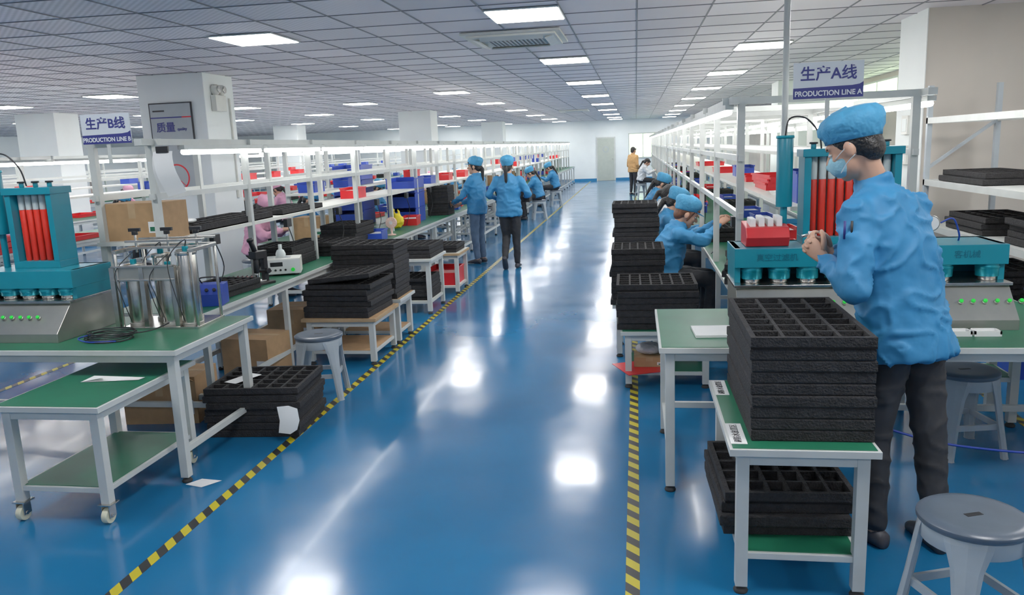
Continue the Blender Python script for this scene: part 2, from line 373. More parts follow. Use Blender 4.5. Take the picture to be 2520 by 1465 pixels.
def stool_mesh():
    b=MB('plastic_stool')
    b.lathe([(.02,.43),(.165,.43),(.172,.437),(.172,.452),(.16,.46),(.14,.463),(.1,.458),(.03,.457),(.001,.457)],(0,0,0),DGREY,36)
    b.box(-.03,.03,-.011,.011,.4565,.4585,BLACK)
    b.lathe([(.145,.37),(.158,.37),(.163,.43),(.15,.43)],(0,0,0),GREY,32)
    for k in range(4):
        a=math.pi/4+k*math.pi/2;d=V3((math.cos(a),math.sin(a),0));t=V3((-d.y,d.x,0))
        R=[]
        for z_,r,wd,dp in ((0,.215,.026,.018),(.01,.213,.024,.017),(.2,.182,.03,.014),(.33,.162,.042,.014),(.41,.15,.062,.014),(.43,.145,.065,.012)):
            R.append((d*r+V3((0,0,z_)),t*wd*1.15,d*dp*1.15))
        V,F=loft(R,8);b.add(V,F,GREY,False)
        a2=a+math.pi/2;d2=V3((math.cos(a2),math.sin(a2),0));zz=.17;r=.182
        b.bar(d*r+V3((0,0,zz)),d2*r+V3((0,0,zz)),.014,GREY,.03)
    return b.mesh()
STOOL=stool_mesh()
def stool(x,y,rz=0,s=1):
    o=place(STOOL,'plastic_stool',(x,y,0),rz,bevel=.003);return o
def bin_mesh(name,m,w=.2,d=.3,h=.12,fill=None):
    b=MB(name);t=.006
    b.box(-w/2,w/2,-d/2,d/2,0,t,m)
    for s in (-1,1):
        b.box(s*w/2-(t if s>0 else 0),s*w/2+(t if s<0 else 0),-d/2,d/2,t,h,m)
        b.box(-w/2+t,w/2-t,s*d/2-(t if s>0 else 0),s*d/2+(t if s<0 else 0),t,h*(1 if s>0 else .75),m)
    b.box(-w/2-.008,w/2+.008,d/2,d/2+.008,h-.015,h,m)
    for s in (-1,1):b.box(s*(w/2+.004)-.004,s*(w/2+.004)+.004,-d/2,d/2,h-.015,h,m)
    if fill:b.box(-w/2+t*2,w/2-t*2,-d/2+t*2,d/2-t*2,t,h*.7,fill)
    return b.mesh()
REDBIN=bin_mesh('red_parts_bin',RED,fill=PAPER);BLUEBIN=bin_mesh('blue_parts_bin',BLUEP,fill=BAG)
BLUECR=bin_mesh('blue_crate',BLUEP,.4,.5,.2,fill=BLUEP);REDTR=bin_mesh('red_tray',RED,.4,.6,.06)

# ---------------------------------------------------------------- left foreground
table('workbench',-4.6,-2.38,3.68,4.55,.75).done(bevel=.003)
table('trolley_table',-3.07,-2.5,3.2,4.05,.6,shelf=.18,casters=True).done(bevel=.003)
b=MB('packing_strip');b.add([(-.16,-.03,.002),(.14,.02,.002),(.15,.06,.004),(-.12,.03,.02),(-.02,-.005,.025)],[(0,1,2,3),(0,4,3)],PAPER);b.done((-2.72,3.62,.601))
tray_stack('foam_tray_stack',.6,.52,7,6,5,.045,.016,seed=3).done((-2.4,4.66,0),rz=.08)
b=MB('paper_note');b.box(-.05,.05,-.11,.11,0,.0015,PAPER);b.done((-2.53,4.62,.3165),rz=-.35)
b=MB('paper_label')
V=[(-.07,-.005,.03),(.0,-.012,.035),(.05,-.004,.01),(-.055,-.03,-.05),(.01,-.035,-.045),(.06,-.02,-.06),(-.07,-.02,-.13),(0,-.03,-.14),(.04,-.015,-.12)]
b.add(V,[(0,1,4,3),(1,2,5,4),(3,4,7,6),(4,5,8,7)],PAPER,True);b.done((-2.1,4.34,.2),rz=.25)
b=MB('paper_scrap');b.add([(-.09,-.03,.002),(.02,-.06,.002),(.09,.03,.003),(-.02,.02,.015)],[(0,1,2,3)],PAPER);b.done((-2.33,3.72,0))
stool(-2.27,5.27,.2)
table('low_table',-2.74,-2.1,6.03,6.68,.4,shelf=.12,top=CARD,edge=WOOD).done(bevel=.003)
table('low_table',-2.74,-2.1,6.74,7.22,.42,shelf=.12,top=CARD,edge=WHITE).done(bevel=.003)
table('low_table',-2.68,-2.14,8.03,8.7,.6,shelf=.14,top=CREAM).done(bevel=.003)
table('low_table',-2.62,-2.1,9.2,9.8,.5,shelf=.1,top=CREAM,edge=WOOD).done(bevel=.003)
tray_stack('foam_tray_stack',.56,.58,6,5,7,.046,.014,seed=4).done((-2.42,6.35,.4),rz=-.04)
o=tray_stack('foam_tray_stack',.54,.56,1,5,7,.04,.0,seed=5).done((-2.38,6.33,.705),rz=-.06);o.rotation_euler[1]=-.1
tray_stack('foam_tray_stack',.58,.46,11,6,5,.045,.01,seed=6).done((-2.43,6.98,.42))
tray_stack('foam_tray_stack',.5,.6,3,6,7,.045,.01,seed=7).done((-2.4,8.36,.6))
tray_stack('foam_tray_stack',.4,.5,6,4,5,.04,.01,seed=8).done((-2.4,8.36,.14))
tray_stack('foam_tray_stack',.42,.46,2,6,5,.045,.01,seed=9).done((-2.36,9.5,.5))
place(bin_mesh('red_crate',RED,.36,.44,.2,fill=RED),'red_crate',(-2.35,9.5,.1))
def carton(name,w,d,h,loc,rz=0,openf=False):
    b=MB(name);b.box(-w/2,w/2,-d/2,d/2,0,h,CARD);b.box(-w/2,w/2,-.025,.025,h,h+.0008,WOOD)
    b.box(-.025,.025,-d/2-.0008,-d/2,h*.6,h,WOOD)
    b.box(w/4,w/4+.1,-d/2-.001,-d/2,h*.2,h*.5,PAPER);b.box(w/4+.01,w/4+.09,-d/2-.0015,-d/2,h*.24,h*.36,GREEN)
    if openf:
        b.box(-w/2,w/2,-d/2-.12,-d/2,h-.002,h+.002,CARD,Matrix.Rotation(-.5,3,'X'));b.box(-w/2-.1,-w/2,-d/2,d/2,h-.002,h+.002,CARD,Matrix.Rotation(.6,3,'Y'))
    return b.done(loc,rz)
carton('cardboard_box',.5,.34,.32,(-3.15,4.78,0),.1,True)
carton('cardboard_box',.4,.36,.34,(-3.0,5.75,0),-.1)
carton('cardboard_box',.45,.4,.34,(-3.15,6.9,0),.05)

# ---------------------------------------------------------------- production lines
def line(name,bx0,bx1,y0,y1,px,lampx,zt=1.86,shelf=None,rails=(1.5,),step=1.22,cross=None,leg=1.22,pw=.022):
    b=MB(name)
    b.box(bx0,bx1,y0,y1,.72,.747,WHITE);b.box(bx0+.012,bx1-.012,y0+.012,y1-.012,.747,.75,GREEN)
    b.box(bx0+.03,bx1-.03,y0+.03,y0+.06,.67,.72,WHITE)
    for x in (bx0+.03,bx1-.07):
        b.box(x,x+.04,y0+.03,y1-.03,.67,.72,WHITE);b.box(x+.005,x+.035,y0+.03,y1-.03,.15,.185,WHITE)
        y=y0+.05
        while y<y1:
            b.box(x+.001,x+.039,y,y+.04,.02,.67,WHITE);b.cyl((x+.02,y+.02,0),(x+.02,y+.02,.03),.025,RUB,n=8);y+=leg
    y=y0+.05
    while y<y1:
        b.box(bx0+.05,bx1-.05,y,y+.035,.15,.185,WHITE)
        for x in px:b.box(x-pw,x+pw,y-.02,y+.02,.75,zt,WHITE)
        if cross:b.box(cross[0],cross[1],y-.02,y+.02,zt-.001,zt+.04,WHITE)
        y+=step
    for x in px:
        for r in rails:b.box(x-.015,x+.015,y0,y1,r-.018,r+.018,WHITE)
    for x in lampx:b.box(x-.025,x+.025,y0-.1,y1,zt,zt+.04,WHITE)
    if shelf:
        for s0,s1,z_ in shelf:b.box(s0,s1,y0,y1,z_-.025,z_,CREAM)
    if shelf and y0<6:
        for k in range(8):
            yy=y0+.6+k*1.22;xx=px[0]+.0
            b.box(xx+.016,xx+.05,yy,yy+.09,1.12,1.19,BLACK)
            b.tube([(xx+.04,yy+.04,1.12),(xx+.05,yy+.1,.95),(xx+.02,yy+.05,.8),(xx+.0,yy+.1,.755)],.004,BLACK)
    return b.done()
def lamps(lampx,y0,y1,zt,step=1.22,seg=1.15,name='led_tube_lamp_row'):
    b=MB(name);y=y0
    while y<y1-.5:
        b.box(lampx-.025,lampx+.025,y,y+seg,zt-.03,zt-.001,WHITE)
        b.cyl((lampx,y+.02,zt-.045),(lampx,y+seg-.02,zt-.045),.018,TUBE,n=8);y+=step
    b.done()
line('assembly_line_bench',-3.47,-2.75,4.62,36.5,(-3.02,-3.42),(-3.0,),1.82,shelf=((-3.44,-3.0,1.22),),rails=(1.5,),cross=(-3.45,-2.95))
lamps(-2.98,4.95,36.3,1.82)
line('assembly_line_bench',-4.3,-3.5,8.5,36.5,(-3.9,),(-3.9,),1.8,shelf=((-3.9,-3.55,1.3),),cross=(-4.25,-3.6))
lamps(-4.22,8.6,36.3,1.8)
for xx in (-7.6,-10.2,-13.9,-17):
    line('assembly_line_bench',xx-.5,xx+.5,6.5,36.5,(xx,),(xx,),1.8,shelf=((xx-.2,xx+.2,1.3),),cross=(xx-.45,xx+.45),step=2.44,leg=2.44)
    lamps(xx-.42,6.6,36.3,1.8,2.44,2.3);lamps(xx+.42,6.6,36.3,1.8,2.44,2.3)
line('assembly_line_bench',.6,1.68,5.02,34,(.63,1.62),(.58,1.66),1.92,shelf=((.92,1.5,1.3),(.98,1.45,1.62)),rails=(1.6,1.25),cross=(.52,1.68),step=1.45,leg=1.45)
lamps(.56,5.05,33.8,1.92,1.45,1.38);lamps(1.7,5.05,33.8,1.92,1.45,1.38)
line('assembly_line_bench',2.0,2.5,9.2,34,(2.2,),(2.2,),1.85,cross=(1.95,2.5),step=2.44,leg=2.44)
lamps(2.2,9.3,33.8,1.85,2.44,2.3)

# ---------------------------------------------------------------- right foreground
table('workbench',.1,2.75,3.74,4.66,.75).done(bevel=.003)
table('trolley_table',.33,.86,2.84,3.72,.6,shelf=.17).done(bevel=.003)
tray_stack('foam_tray_stack',.44,.77,9,4,7,.0445,.005,seed=11).done((.635,3.31,.6))
b=tray_stack('foam_tray_stack',.5,.56,4,6,5,.045,.02,seed=12);o=b.done((.57,3.3,.17),rz=.03)
stool(1.1,2.66,.35)
table('low_table',-.12,.52,5.46,6.1,.42,shelf=.12,top=GREEN).done(bevel=.003)
b=MB('red_sheet');b.box(-.16,.14,-.16,.16,0,.004,RED);b.done((.02,5.6,.1205),rz=.4)
carton('cardboard_box',.22,.2,.07,(.08,5.7,.125))
b=MB('plastic_bag_parts');V,F=ellip((0,0,.045),(.1,0,0),(0,.08,0),(0,0,.045));b.add(V,F,BAG,True);b.done((.08,5.7,.196))
tray_stack('foam_tray_stack',.56,.5,7,7,5,.046,.012,seed=13).done((.14,5.76,.42))
tray_stack('foam_tray_stack',.3,.4,3,3,5,.045,.01,seed=15).done((.76,5.62,.7505),rz=-.2)
table('low_table',-.2,.2,6.3,6.8,.44,top=GREEN,stretch=True).done()
tray_stack('foam_tray_stack',.42,.48,10,6,6,.045,.012,seed=41).done((-.0,6.55,.44))
table('low_table',-.2,.2,7.5,7.98,.44,top=GREEN,stretch=True).done()
tray_stack('foam_tray_stack',.42,.46,16,6,6,.045,.012,seed=42).done((-.01,7.75,.44))
def glue_machine(x0,w,y0,tower=None,cylx=None,gauge=False,ncyl=5,hz=.4,th_=.47):
    b=MB('glue_filling_machine');b.T=Matrix.Translation((x0,y0,.75))
    b.prism([(0,.0),(0,.05),(.14,.2),(.52,.2),(.52,0)],0,w,DSTEEL)
    b.box(-.01,w+.01,.12,.5,.2,.215,STEEL)
    n=V3((0,-.15,.14)).normalized()
    for i in range(6):
        p=V3((w*.35+i*.055,.07,.125));b.cyl(p,p+n*.012,.013,DSTEEL,n=12);b.cyl(p+n*.012,p+n*.022,.01,GRNBTN,n=12)
    p=V3((w*.12,.07,.125));b.cyl(p,p+n*.01,.03,BLACK,n=4)
    b.box(0,.03,.2,.52,.215,hz,TEAL);b.box(w-.03,w,.2,.52,.215,hz,TEAL);b.box(.03,w-.03,.48,.52,.215,hz,TEAL)
    b.box(-.004,w+.004,.17,.525,hz-.1,hz,TEAL)
    k=max(2,int(w/.13))
    for i in range(k):
        cx=.09+i*(w-.16)/(k-1);b.cyl((cx,.23,.235),(cx,.23,hz-.07),.055,TEALC,n=28);b.cyl((cx,.23,.216),(cx,.23,.236),.045,STEEL)
        b.cyl((cx,.23,hz-.125),(cx,.23,hz-.11),.058,TEALC,n=28);
    if tower:
        t0,t1=tower;z0=hz;z1=hz+th_
        b.box(t0,t1,.3,.46,z0,z0+.04,TEAL)
        b.box(t0,t0+.035,.3,.46,z0+.04,z1,TEAL);b.box(t1-.035,t1,.3,.46,z0+.04,z1,TEAL);b.box(t0-.01,t1+.01,.29,.47,z1-.01,z1+.03,TEAL)
        b.box(t0+.035,t1-.035,.42,.44,z0+.04,z1-.01,CREAM)
        k=int((t1-t0-.07)/.045)
        for i in range(k):
            cx=t0+.035+(i+.5)*(t1-t0-.07)/k
            b.cyl((cx,.36,z0+.04),(cx,.36,z0+.34),.019,REDG,n=12);b.cyl((cx,.36,z0+.34),(cx,.36,z1-.01),.019,CLEAR,n=12)
            if i%2==0:b.cyl((cx,.38,z1+.03),(cx,.38,z1+.055),.014,TEAL,n=10);b.cyl((cx,.38,z1+.055),(cx,.38,z1+.065),.022,BLACK,n=10)
    if cylx is not None:
        b.cyl((cylx,.36,hz),(cylx,.36,hz+.5),.018,TEAL);b.cyl((cylx,.36,hz+.2),(cylx,.36,hz+.56),.042,TEAL,n=24);b.cyl((cylx,.36,hz+.56),(cylx,.36,hz+.575),.047,TEALC,n=24)
        b.tube([(cylx,.36,hz+.575),(cylx+.02,.36,hz+.66),(cylx+.1,.36,hz+.66),(cylx+.17,.37,hz+.58),(cylx+.19,.38,hz+.48)],.005,BLACK)
    if gauge:
        b.cyl((.05,.3,hz),(.05,.3,hz+.06),.012,STEEL);b.cyl((.05,.28,hz+.1),(.05,.31,hz+.1),.042,STEEL,n=24);b.cyl((.05,.277,hz+.1),(.05,.28,hz+.1),.036,PAPER,n=24)
        b.tube([(.1,.3,hz+.1),(.16,.3,hz+.12),(.2,.32,hz+.04),(.21,.35,hz)],.005,BLUEBOX)
    b.T=Matrix();return b
o=glue_machine(.51,.87,4.08,tower=(.36,.84),cylx=.27).done(bevel=.004)
text('真空过滤机',.042,TEALD,(.72,4.2485,1.1),(math.pi/2,0,0),o,sx=1)
o=glue_machine(1.45,.38,4.08,gauge=True).done(bevel=.004)
text('客机械',.042,TEALD,(1.64,4.2485,1.1),(math.pi/2,0,0),o)
glue_machine(-3.84,.66,3.84,tower=(.2,.5),cylx=.1,hz=.38,th_=.44).done(bevel=.004)
b=MB('red_parts_bin');b.prism([(-.1,0),(-.13,.05),(-.1,.1),(.1,.12),(.1,0)],-.11,.11,RED)
for i in range(4):b.box(-.085+i*.045,-.055+i*.045,-.07,.06,.1,.145+.01*(i%2),PAPER)
b.done((.68,4.42,1.152),bevel=.004)
b=MB('paper_sheet');b.box(-.14,.14,-.11,.11,0,.012,PAPER);b.done((.42,4.05,.7505),rz=.05)
b=MB('white_tray');
for i in range(2):
    b.box(i*.13,.12+i*.13,0,.07,0,.01,PAPER);b.box(i*.13,.12+i*.13,0,.008,.01,.025,PAPER);b.box(i*.13,.12+i*.13,.062,.07,.01,.025,PAPER);b.box(i*.13,.008+i*.13,0,.07,.01,.025,PAPER);b.box(i*.13+.112,.12+i*.13,0,.07,.01,.025,PAPER)
b.done((1.45,3.95,.7505))
tray_stack('foam_tray_stack',.3,.3,1,3,4,.03,.0).done((2.15,3.98,.7505),rz=-.3)
b=MB('shelf_label');b.box(-.03,.03,-.11,.11,0,.001,PAPER);o=b.done((.37,3.0,.6005));text('刷防水放置区',.032,BLACK,(0,0,.0015),(0,0,math.pi/2),o)
b=MB('shelf_label');b.box(-.03,.03,-.11,.11,0,.001,PAPER);o=b.done((.37,3.59,.6005));text('刷防水放置区',.032,BLACK,(0,0,.0015),(0,0,math.pi/2),o)

b=MB('pressure_tank_rig');b.box(-.26,.22,-.17,.17,0,.014,STEEL)
for x,y,h_ in ((-.19,-.07,.36),(.02,-.07,.34),(.15,-.09,.43),(-.1,.08,.4),(.06,.09,.42)):
    b.cyl((x,y,.014),(x,y,.014+h_),.055,STEEL,n=28);b.lathe([(.06,.014),(.06,.03),(.055,.032)],(x,y,0),DSTEEL,28)
    b.lathe([(.06,h_),(.06,h_+.02),(.03,h_+.025),(.001,h_+.026)],(x,y,0),STEEL,28)
    b.cyl((x,y,h_+.02),(x,y,h_+.05),.018,TEALC);b.tube([(x,y,h_+.05),(x+.02,y-.04,h_+.09),(x-.06,y-.1,h_-.02),(x-.03,y-.11,.2),(x,y-.09,.05)],.003,BLACK)
b.box(-.28,.1,-.155,-.14,.29,.38,DSTEEL);b.box(-.28,.1,-.165,-.155,.29,.3,STEEL);b.box(-.28,.1,-.165,-.155,.37,.38,STEEL)
for x in (-.28,-.1,.09):b.box(x-.014,x+.014,-.16,-.125,.014,.37,STEEL)
for z_ in (.46,.5):b.box(-.26,.22,-.02,.02,z_,z_+.014,STEEL);b.box(-.26,.22,.13,.16,z_,z_+.014,STEEL)
for x in (-.2,0,.18):
    b.cyl((x,0,.44),(x,0,.57),.007,STEEL,n=8);b.box(x-.035,x+.035,-.01,.01,.565,.585,BLACK);b.cyl((x,0,.545),(x,0,.567),.018,BLACK,n=10)
for x in (-.25,.21):
    for y in (-.15,.15):b.cyl((x,y,.014),(x,y,.46),.01,STEEL,n=8)
    b.box(x-.012,x+.012,-.16,.16,.45,.47,STEEL)
b.done((-2.76,4.33,.75),rz=.06,bevel=.002)
b=MB('cable_coil')
for k in range(5):
    b.tube([(.13*math.cos(t*.7+k)*(1+.12*math.sin(k*3+t)),.1*math.sin(t*.7+k)+.01*k,.006+.008*k) for t in range(10)],.004,BLACK)
b.tube([(.1,0,.03),(.2,.1,.03),(.25,.2,.05)],.004,BLACK);b.tube([(-.1,0,.03),(-.14,-.06,.02),(-.05,-.1,.01),(.1,-.08,.01)],.004,BLUEBOX)
b.done((-2.93,3.92,.75))
b=MB('blue_power_supply');b.prism([(-.09,0),(-.09,.08),(-.03,.14),(.09,.14),(.09,0)],-.1,.1,BLUEBOX)
for x in (-.05,.0,.05):b.cyl((x,-.07,.105),(x,-.08,.115),.012,BLACK,n=12)
b.tube([(-.06,.05,.14),(-.06,.02,.18),(.06,.02,.18),(.06,.05,.14)],.006,BLACK);o=b.done((-2.87,4.92,.75),rz=.25,bevel=.004)
b=MB('microscope');b.box(-.07,.07,-.09,.09,0,.02,BLACK);b.box(-.02,.02,.03,.07,.02,.26,BLACK);b.box(-.04,.04,-.06,-.0+.04,.2,.26,BLACK)
b.cyl((0,-.03,.09),(0,-.03,.2),.022,BLACK);b.cyl((0,-.03,.05),(0,-.03,.09),.013,STEEL);b.cyl((0,-.03,.26),(0,-.06,.34),.02,BLACK);b.cyl((0,-.06,.34),(0,-.067,.36),.026,BLACK);b.cyl((-.05,.05,.1),(.05,.05,.1),.022,BLACK);b.box(-.05,.05,-.07,.02,.02,.035,STEEL);b.done((-2.9,5.72,.75),rz=-.4,bevel=.004)
b=MB('test_instrument');b.box(-.14,.14,-.12,.12,.015,.14,CREAM);b.box(-.135,.135,-.124,-.12,.02,.135,PAPER)
for x in (-.1,-.06,-.02,.02):b.cyl((x,-.13,.05),(x,-.124,.05),.009,BLACK,n=10)
b.cyl((.08,-.135,.05),(.08,-.124,.05),.016,GRNBTN,n=14);b.box(-.1,0,-.126,-.124,.08,.115,BLACK);b.box(-.12,-.09,-.1,.1,0,.015,RUB);b.box(.09,.12,-.1,.1,0,.015,RUB)
b.box(-.06,.06,-.05,.05,.14,.145,BAG);b.lathe([(.04,.145),(.042,.17),(.03,.2),(.015,.21),(.015,.25)],(-.02,0,0),CLEAR,16);b.done((-2.93,6.22,.75),rz=.35,bevel=.004)
tray_stack('foam_tray_stack',.36,.5,2,5,6,.04,.01,seed=21).done((-3.02,5.33,.7505),rz=-.1)
tray_stack('foam_tray_stack',.4,.5,4,5,6,.045,.01,seed=22).done((-3.2,6.8,.7505)) 
tray_stack('foam_tray_stack',.6,.5,3,6,6,.045,.01,seed=23).done((-3.1,7.5,.7505))
tray_stack('foam_tray_stack',.4,.6,5,5,7,.045,.01,seed=24).done((-3.15,8.35,.7505))
b=MB('red_screwdriver_tray');b.box(-.16,.16,-.12,.12,0,.02,RED)
for i in range(9):b.cyl((-.14+i*.035,-.1,.03),(-.14+i*.035,.1,.03),.007,BLACK,n=6)
b.done((-3.2,5.82,.7505),rz=.3)
carton('cardboard_box',.42,.3,.24,(-3.22,4.84,1.2205),.02)
tray_stack('foam_tray_stack',.38,1.25,1,3,12,.05,.0).done((-3.22,5.68,1.2205))
tray_stack('foam_tray_stack',.38,.9,1,3,9,.045,.0).done((-3.22,6.95,1.2205))
b=MB('plastic_bag_parts');V,F=ellip((0,0,.02),(.05,0,0),(0,.08,0),(0,0,.02));b.add(V,F,BAG,True);b.done((-3.2,5.3,1.27))
b=MB('hanging_log_sheets')
for i,(a_,dz) in enumerate(((.0,0),(-.22,-.02))):
    R=Matrix.Rotation(a_,3,'Y');V=[]
    for k in range(7):
        zz=-k*.042;yy=-.012*i-.025*math.sin(k*.7)
        for x in (-.065,.065):V.append(R@V3((x,yy,zz+dz)))
    b.add(V,[(2*k,2*k+1,2*k+3,2*k+2) for k in range(6)],PAPER,True)
b.box(-.04,.04,-.01,.005,-.01,.03,BLACK);b.done((-2.88,4.58,1.78))
b=MB('yellow_bag');V,F=remesh([ellip((0,0,.1),(.09,0,0),(0,.07,0),(0,0,.1)),capsule((-.03,0,.18),(-.04,0,.27),.02,.012),capsule((.04,0,.18),(.02,0,.25),.02,.012)],.012,wr=.01);b.add(V,F,YEL,True);b.done((-3.0,9.7,.76))
b=MB('desk_fan');b.lathe([(.05,0),(.05,.012),(.012,.02),(.01,.1)],(0,0,0),BEIGE);b.cyl((0,-.02,.15),(0,.02,.15),.065,BEIGE,n=28);b.cyl((0,-.024,.15),(0,-.02,.15),.02,PAPER,n=16)
for k in range(12):
    a_=k*math.pi/6;b.bar((0,-.026,.15),(math.cos(a_)*.06,-.026,.15+math.sin(a_)*.06),.003,PAPER)
b.done((-2.87,9.05,.75))
for x,y,m_,n_ in ((-2.9,8.9-.35,BLUEBIN,'blue_parts_bin'),(-3.0,10.35,REDBIN,'red_parts_bin'),(-3.0,12.9,BLUEBIN,'blue_parts_bin'),(-3.1,13.6,REDBIN,'red_parts_bin')):
    place(m_,n_,(x,y,.7505),.1)
for k in range(3):place(BLUECR,'blue_crate',(-3.2,10.85,.7505+k*.205),0)
for k in range(4):place(BLUECR,'blue_crate',(-3.65-.25,10.7,.7505+k*.205),0)
for y in (8.9,14.5,16,18.2,21,24):carton('cardboard_box',.32,.3,.26,(-3.8,y,.7505))
for y,k in ((7.3,2),(7.9,3),(8.5,2)):
    for i in range(k):place(REDTR,'red_tray',(-7.3,y,.7505+i*.065),.1*i)

# ---------------------------------------------------------------- signs
def linesign(ch,loc,w,h):
    b=MB('production_line_sign');b.box(-w/2,w/2,0,.006,0,h,SIGNW);b.box(-w/2,w/2,-.001,0,0,h*.27,NAVY)
    b.add([(-w/2,-.001,h*.27),(w/2,-.001,h*.27),(w/2,-.001,h*.42),(w/2-.02,-.001,h*.36),(w/2-.06,-.001,h*.33),(-w/2,-.001,h*.3)],[(0,1,2,3,4,5)],NAVY)
    b.box(-.012,.012,.006,.012,-.12,h*.9,WHITE)
    o=b.done(loc)
    text('生产'+ch+'线',h*.42,NAVY,(0,-.002,h*.66),(math.pi/2,0,0),o,bold=.0016)
    text('PRODUCTION LINE '+ch,h*.2,TXTW,(0,-.003,h*.135),(math.pi/2,0,0),o,bold=.0008,sx=.93)
linesign('B',(-3.23,4.56,1.84),.33,.18)
linesign('A',(1.08,4.86,1.925),.38,.2)
b=MB('quality_poster');b.box(-.29,.29,0,.02,0,1.15,FRAME);b.box(-.275,.275,-.003,0,.015,1.135,POST);b.box(-.275,.275,-.004,-.003,.96,.975,NAVY);b.box(.15,.275,-.005,-.004,.96,.975,REDP)
b.box(-.24,-.08,-.004,-.003,1.04,1.06,FRAME);
b.add(*[[(V3((math.cos(t)*r,-.005,.22+math.sin(t)*r))) for k in range(32) for t in (k*math.pi/16,) for r in (.15,.17)],[(2*k,2*k+1,(2*k+3)%64,(2*k+2)%64) for k in range(32)]],REDP)
b.bar((-.11,-.006,.33),(.11,-.006,.11),.02,REDP,.002)
o=b.done((-5.78,9.455,1.29))
text('质量',.13,NAVY,(-.08,-.006,.84),(math.pi/2,0,0),o,bold=.002);text('quality',.05,NAVY,(.14,-.006,.82),(math.pi/2,0,0),o,bold=.001);text('质量铸造出采购',.062,FRAME,(0,-.006,.66),(math.pi/2,0,0),o)
b=MB('emergency_light');b.box(0,.07,-.13,.13,0,.2,CREAM)
for s in (-.07,.07):b.cyl((.03,s,.2),(.03,s,.25),.012,CREAM);b.lathe([(.03,.2),(.055,.24),(.055,.3),(.03,.33)],(.04,s,0),CREAM,20);
for s in (-.07,.07):b.cyl((.085,s,.27),(.1,s,.27),.045,STEEL,n=20)
b.done((-5.305,9.75,2.32),bevel=.006)
b=MB('wall_conduit');b.box(0,.02,-.01,.01,0,1.2,CREAM);b.box(0,.03,-.04,.04,-.1,.02,CREAM);b.done((-5.305,10.08,1.3))
for z_ in (1.5,1.78):
    b=MB('wall_switch');b.box(-.03,0,-.09,.09,-.09,.09,CREAM);b.box(-.034,-.03,-.06,.06,-.06,.06,WALL);b.done((2.571,8.25,z_),bevel=.004)

# ---------------------------------------------------------------- storage rack right
b=MB('storage_rack')
for x in (2.5,3.05):
    for y in (4.7,7.5):b.box(x,x+.04,y,y+.04,0,2.1,GREY)
for z_ in (.45,.92,1.3,1.83):
    b.box(2.5,2.53,4.7,7.54,z_-.05,z_,WHITE);b.box(3.06,3.09,4.7,7.54,z_-.05,z_,WHITE)
    for y in (4.71,7.51):b.box(2.52,3.07,y,y+.02,z_-.05,z_,WHITE)
    if z_<1.8:b.box(2.53,3.06,4.72,7.52,z_-.02,z_-.005,WHITE)
b.bar((2.53,7.52,1.4),(3.05,7.52,1.78),.025,GREY)
b.done()
tray_stack('foam_tray_stack',.45,.9,2,4,8,.045,.02,seed=31).done((2.8,6.9,1.3));tray_stack('foam_tray_stack',.45,.7,3,4,6,.045,.02,seed=33).done((2.8,6.8,.92))
tray_stack('foam_tray_stack',.45,.7,4,4,6,.045,.02,seed=34).done((2.8,5.7,.92));tray_stack('foam_tray_stack',.45,.7,5,4,6,.045,.02,seed=35).done((2.8,6.6,.45))
place(BLUECR,'blue_crate',(2.8,5.5,.45));place(BLUECR,'blue_crate',(2.8,6.0,0))
table('workbench',1.75,2.2,4.75,5.15,.72,shelf=.3).done()
stool(1.73,4.42,.2)
b=MB('air_hose');b.tube([(1.2,3.9,.3),(1.5,3.85,.24),(2.1,3.8,.22),(3.2,3.7,.28)],.006,BLUEBOX);b.tube([(1.2,3.9,.3),(1.1,4.0,.5),(1.15,4.2,.72)],.006,BLUEBOX);b.done()
tray_stack('foam_tray_stack',.3,.4,2,4,6,.045,.01,seed=52).done((.85,6.3,.7505))
for k in range(3):place(REDTR,'red_tray',(1.22,6.9,1.3005+k*.03),.05*k)
place(REDTR,'red_tray',(1.25,8.3,1.3005));place(REDTR,'red_tray',(1.1,6.6,.7505));place(REDTR,'red_tray',(1.1,6.6,.815));place(REDTR,'red_tray',(1.2,10.6,1.3005));place(REDTR,'red_tray',(1.2,13.6,1.3005))
b=MB('paper_stack');
for i in range(4):b.box(-.15,.15,-.1,.1,i*.008,i*.008+.007,PAPER,Matrix.Rotation(.1*i,3,'Z'))
b.done((1.14,6.05,1.3005))
place(BLUECR,'blue_crate',(1.2,5.5,1.3005));place(BLUEBIN,'blue_parts_bin',(1.2,9.4,1.3005))
rnd=random.Random(5)
LK=[(REDBIN,'red_parts_bin'),(BLUEBIN,'blue_parts_bin'),(REDTR,'red_tray')]
SM=tray_stack('foam_tray_stack',.36,.5,3,5,6,.045,.01,seed=61).mesh()
for xx in (-7.85,-7.35,-10.4,-9.9,-4.1,-3.25,.85,1.4,-13.9):
    y=15 if xx in(-3.25,) else (9.4 if xx<0 else 8)
    while y<33:
        k=rnd.random()
        if k<.25:place(SM,'foam_tray_stack',(xx,y,.7505),rnd.uniform(-.1,.1))
        elif k<.8:
            m_,n_=rnd.choice(LK);place(m_,n_,(xx,y,.7505),rnd.uniform(-.1,.1))
        y+=rnd.uniform(.75,1.4)
for xx in (-3.22,-3.72,-7.6,-10.2):
    y=8.8
    while y<33:
        if rnd.random()<.6:
            m_,n_=rnd.choice(LK[:2]);place(m_,n_,(xx,y,1.2205 if xx==-3.22 else 1.3005),0)
        y+=rnd.uniform(.8,1.8)

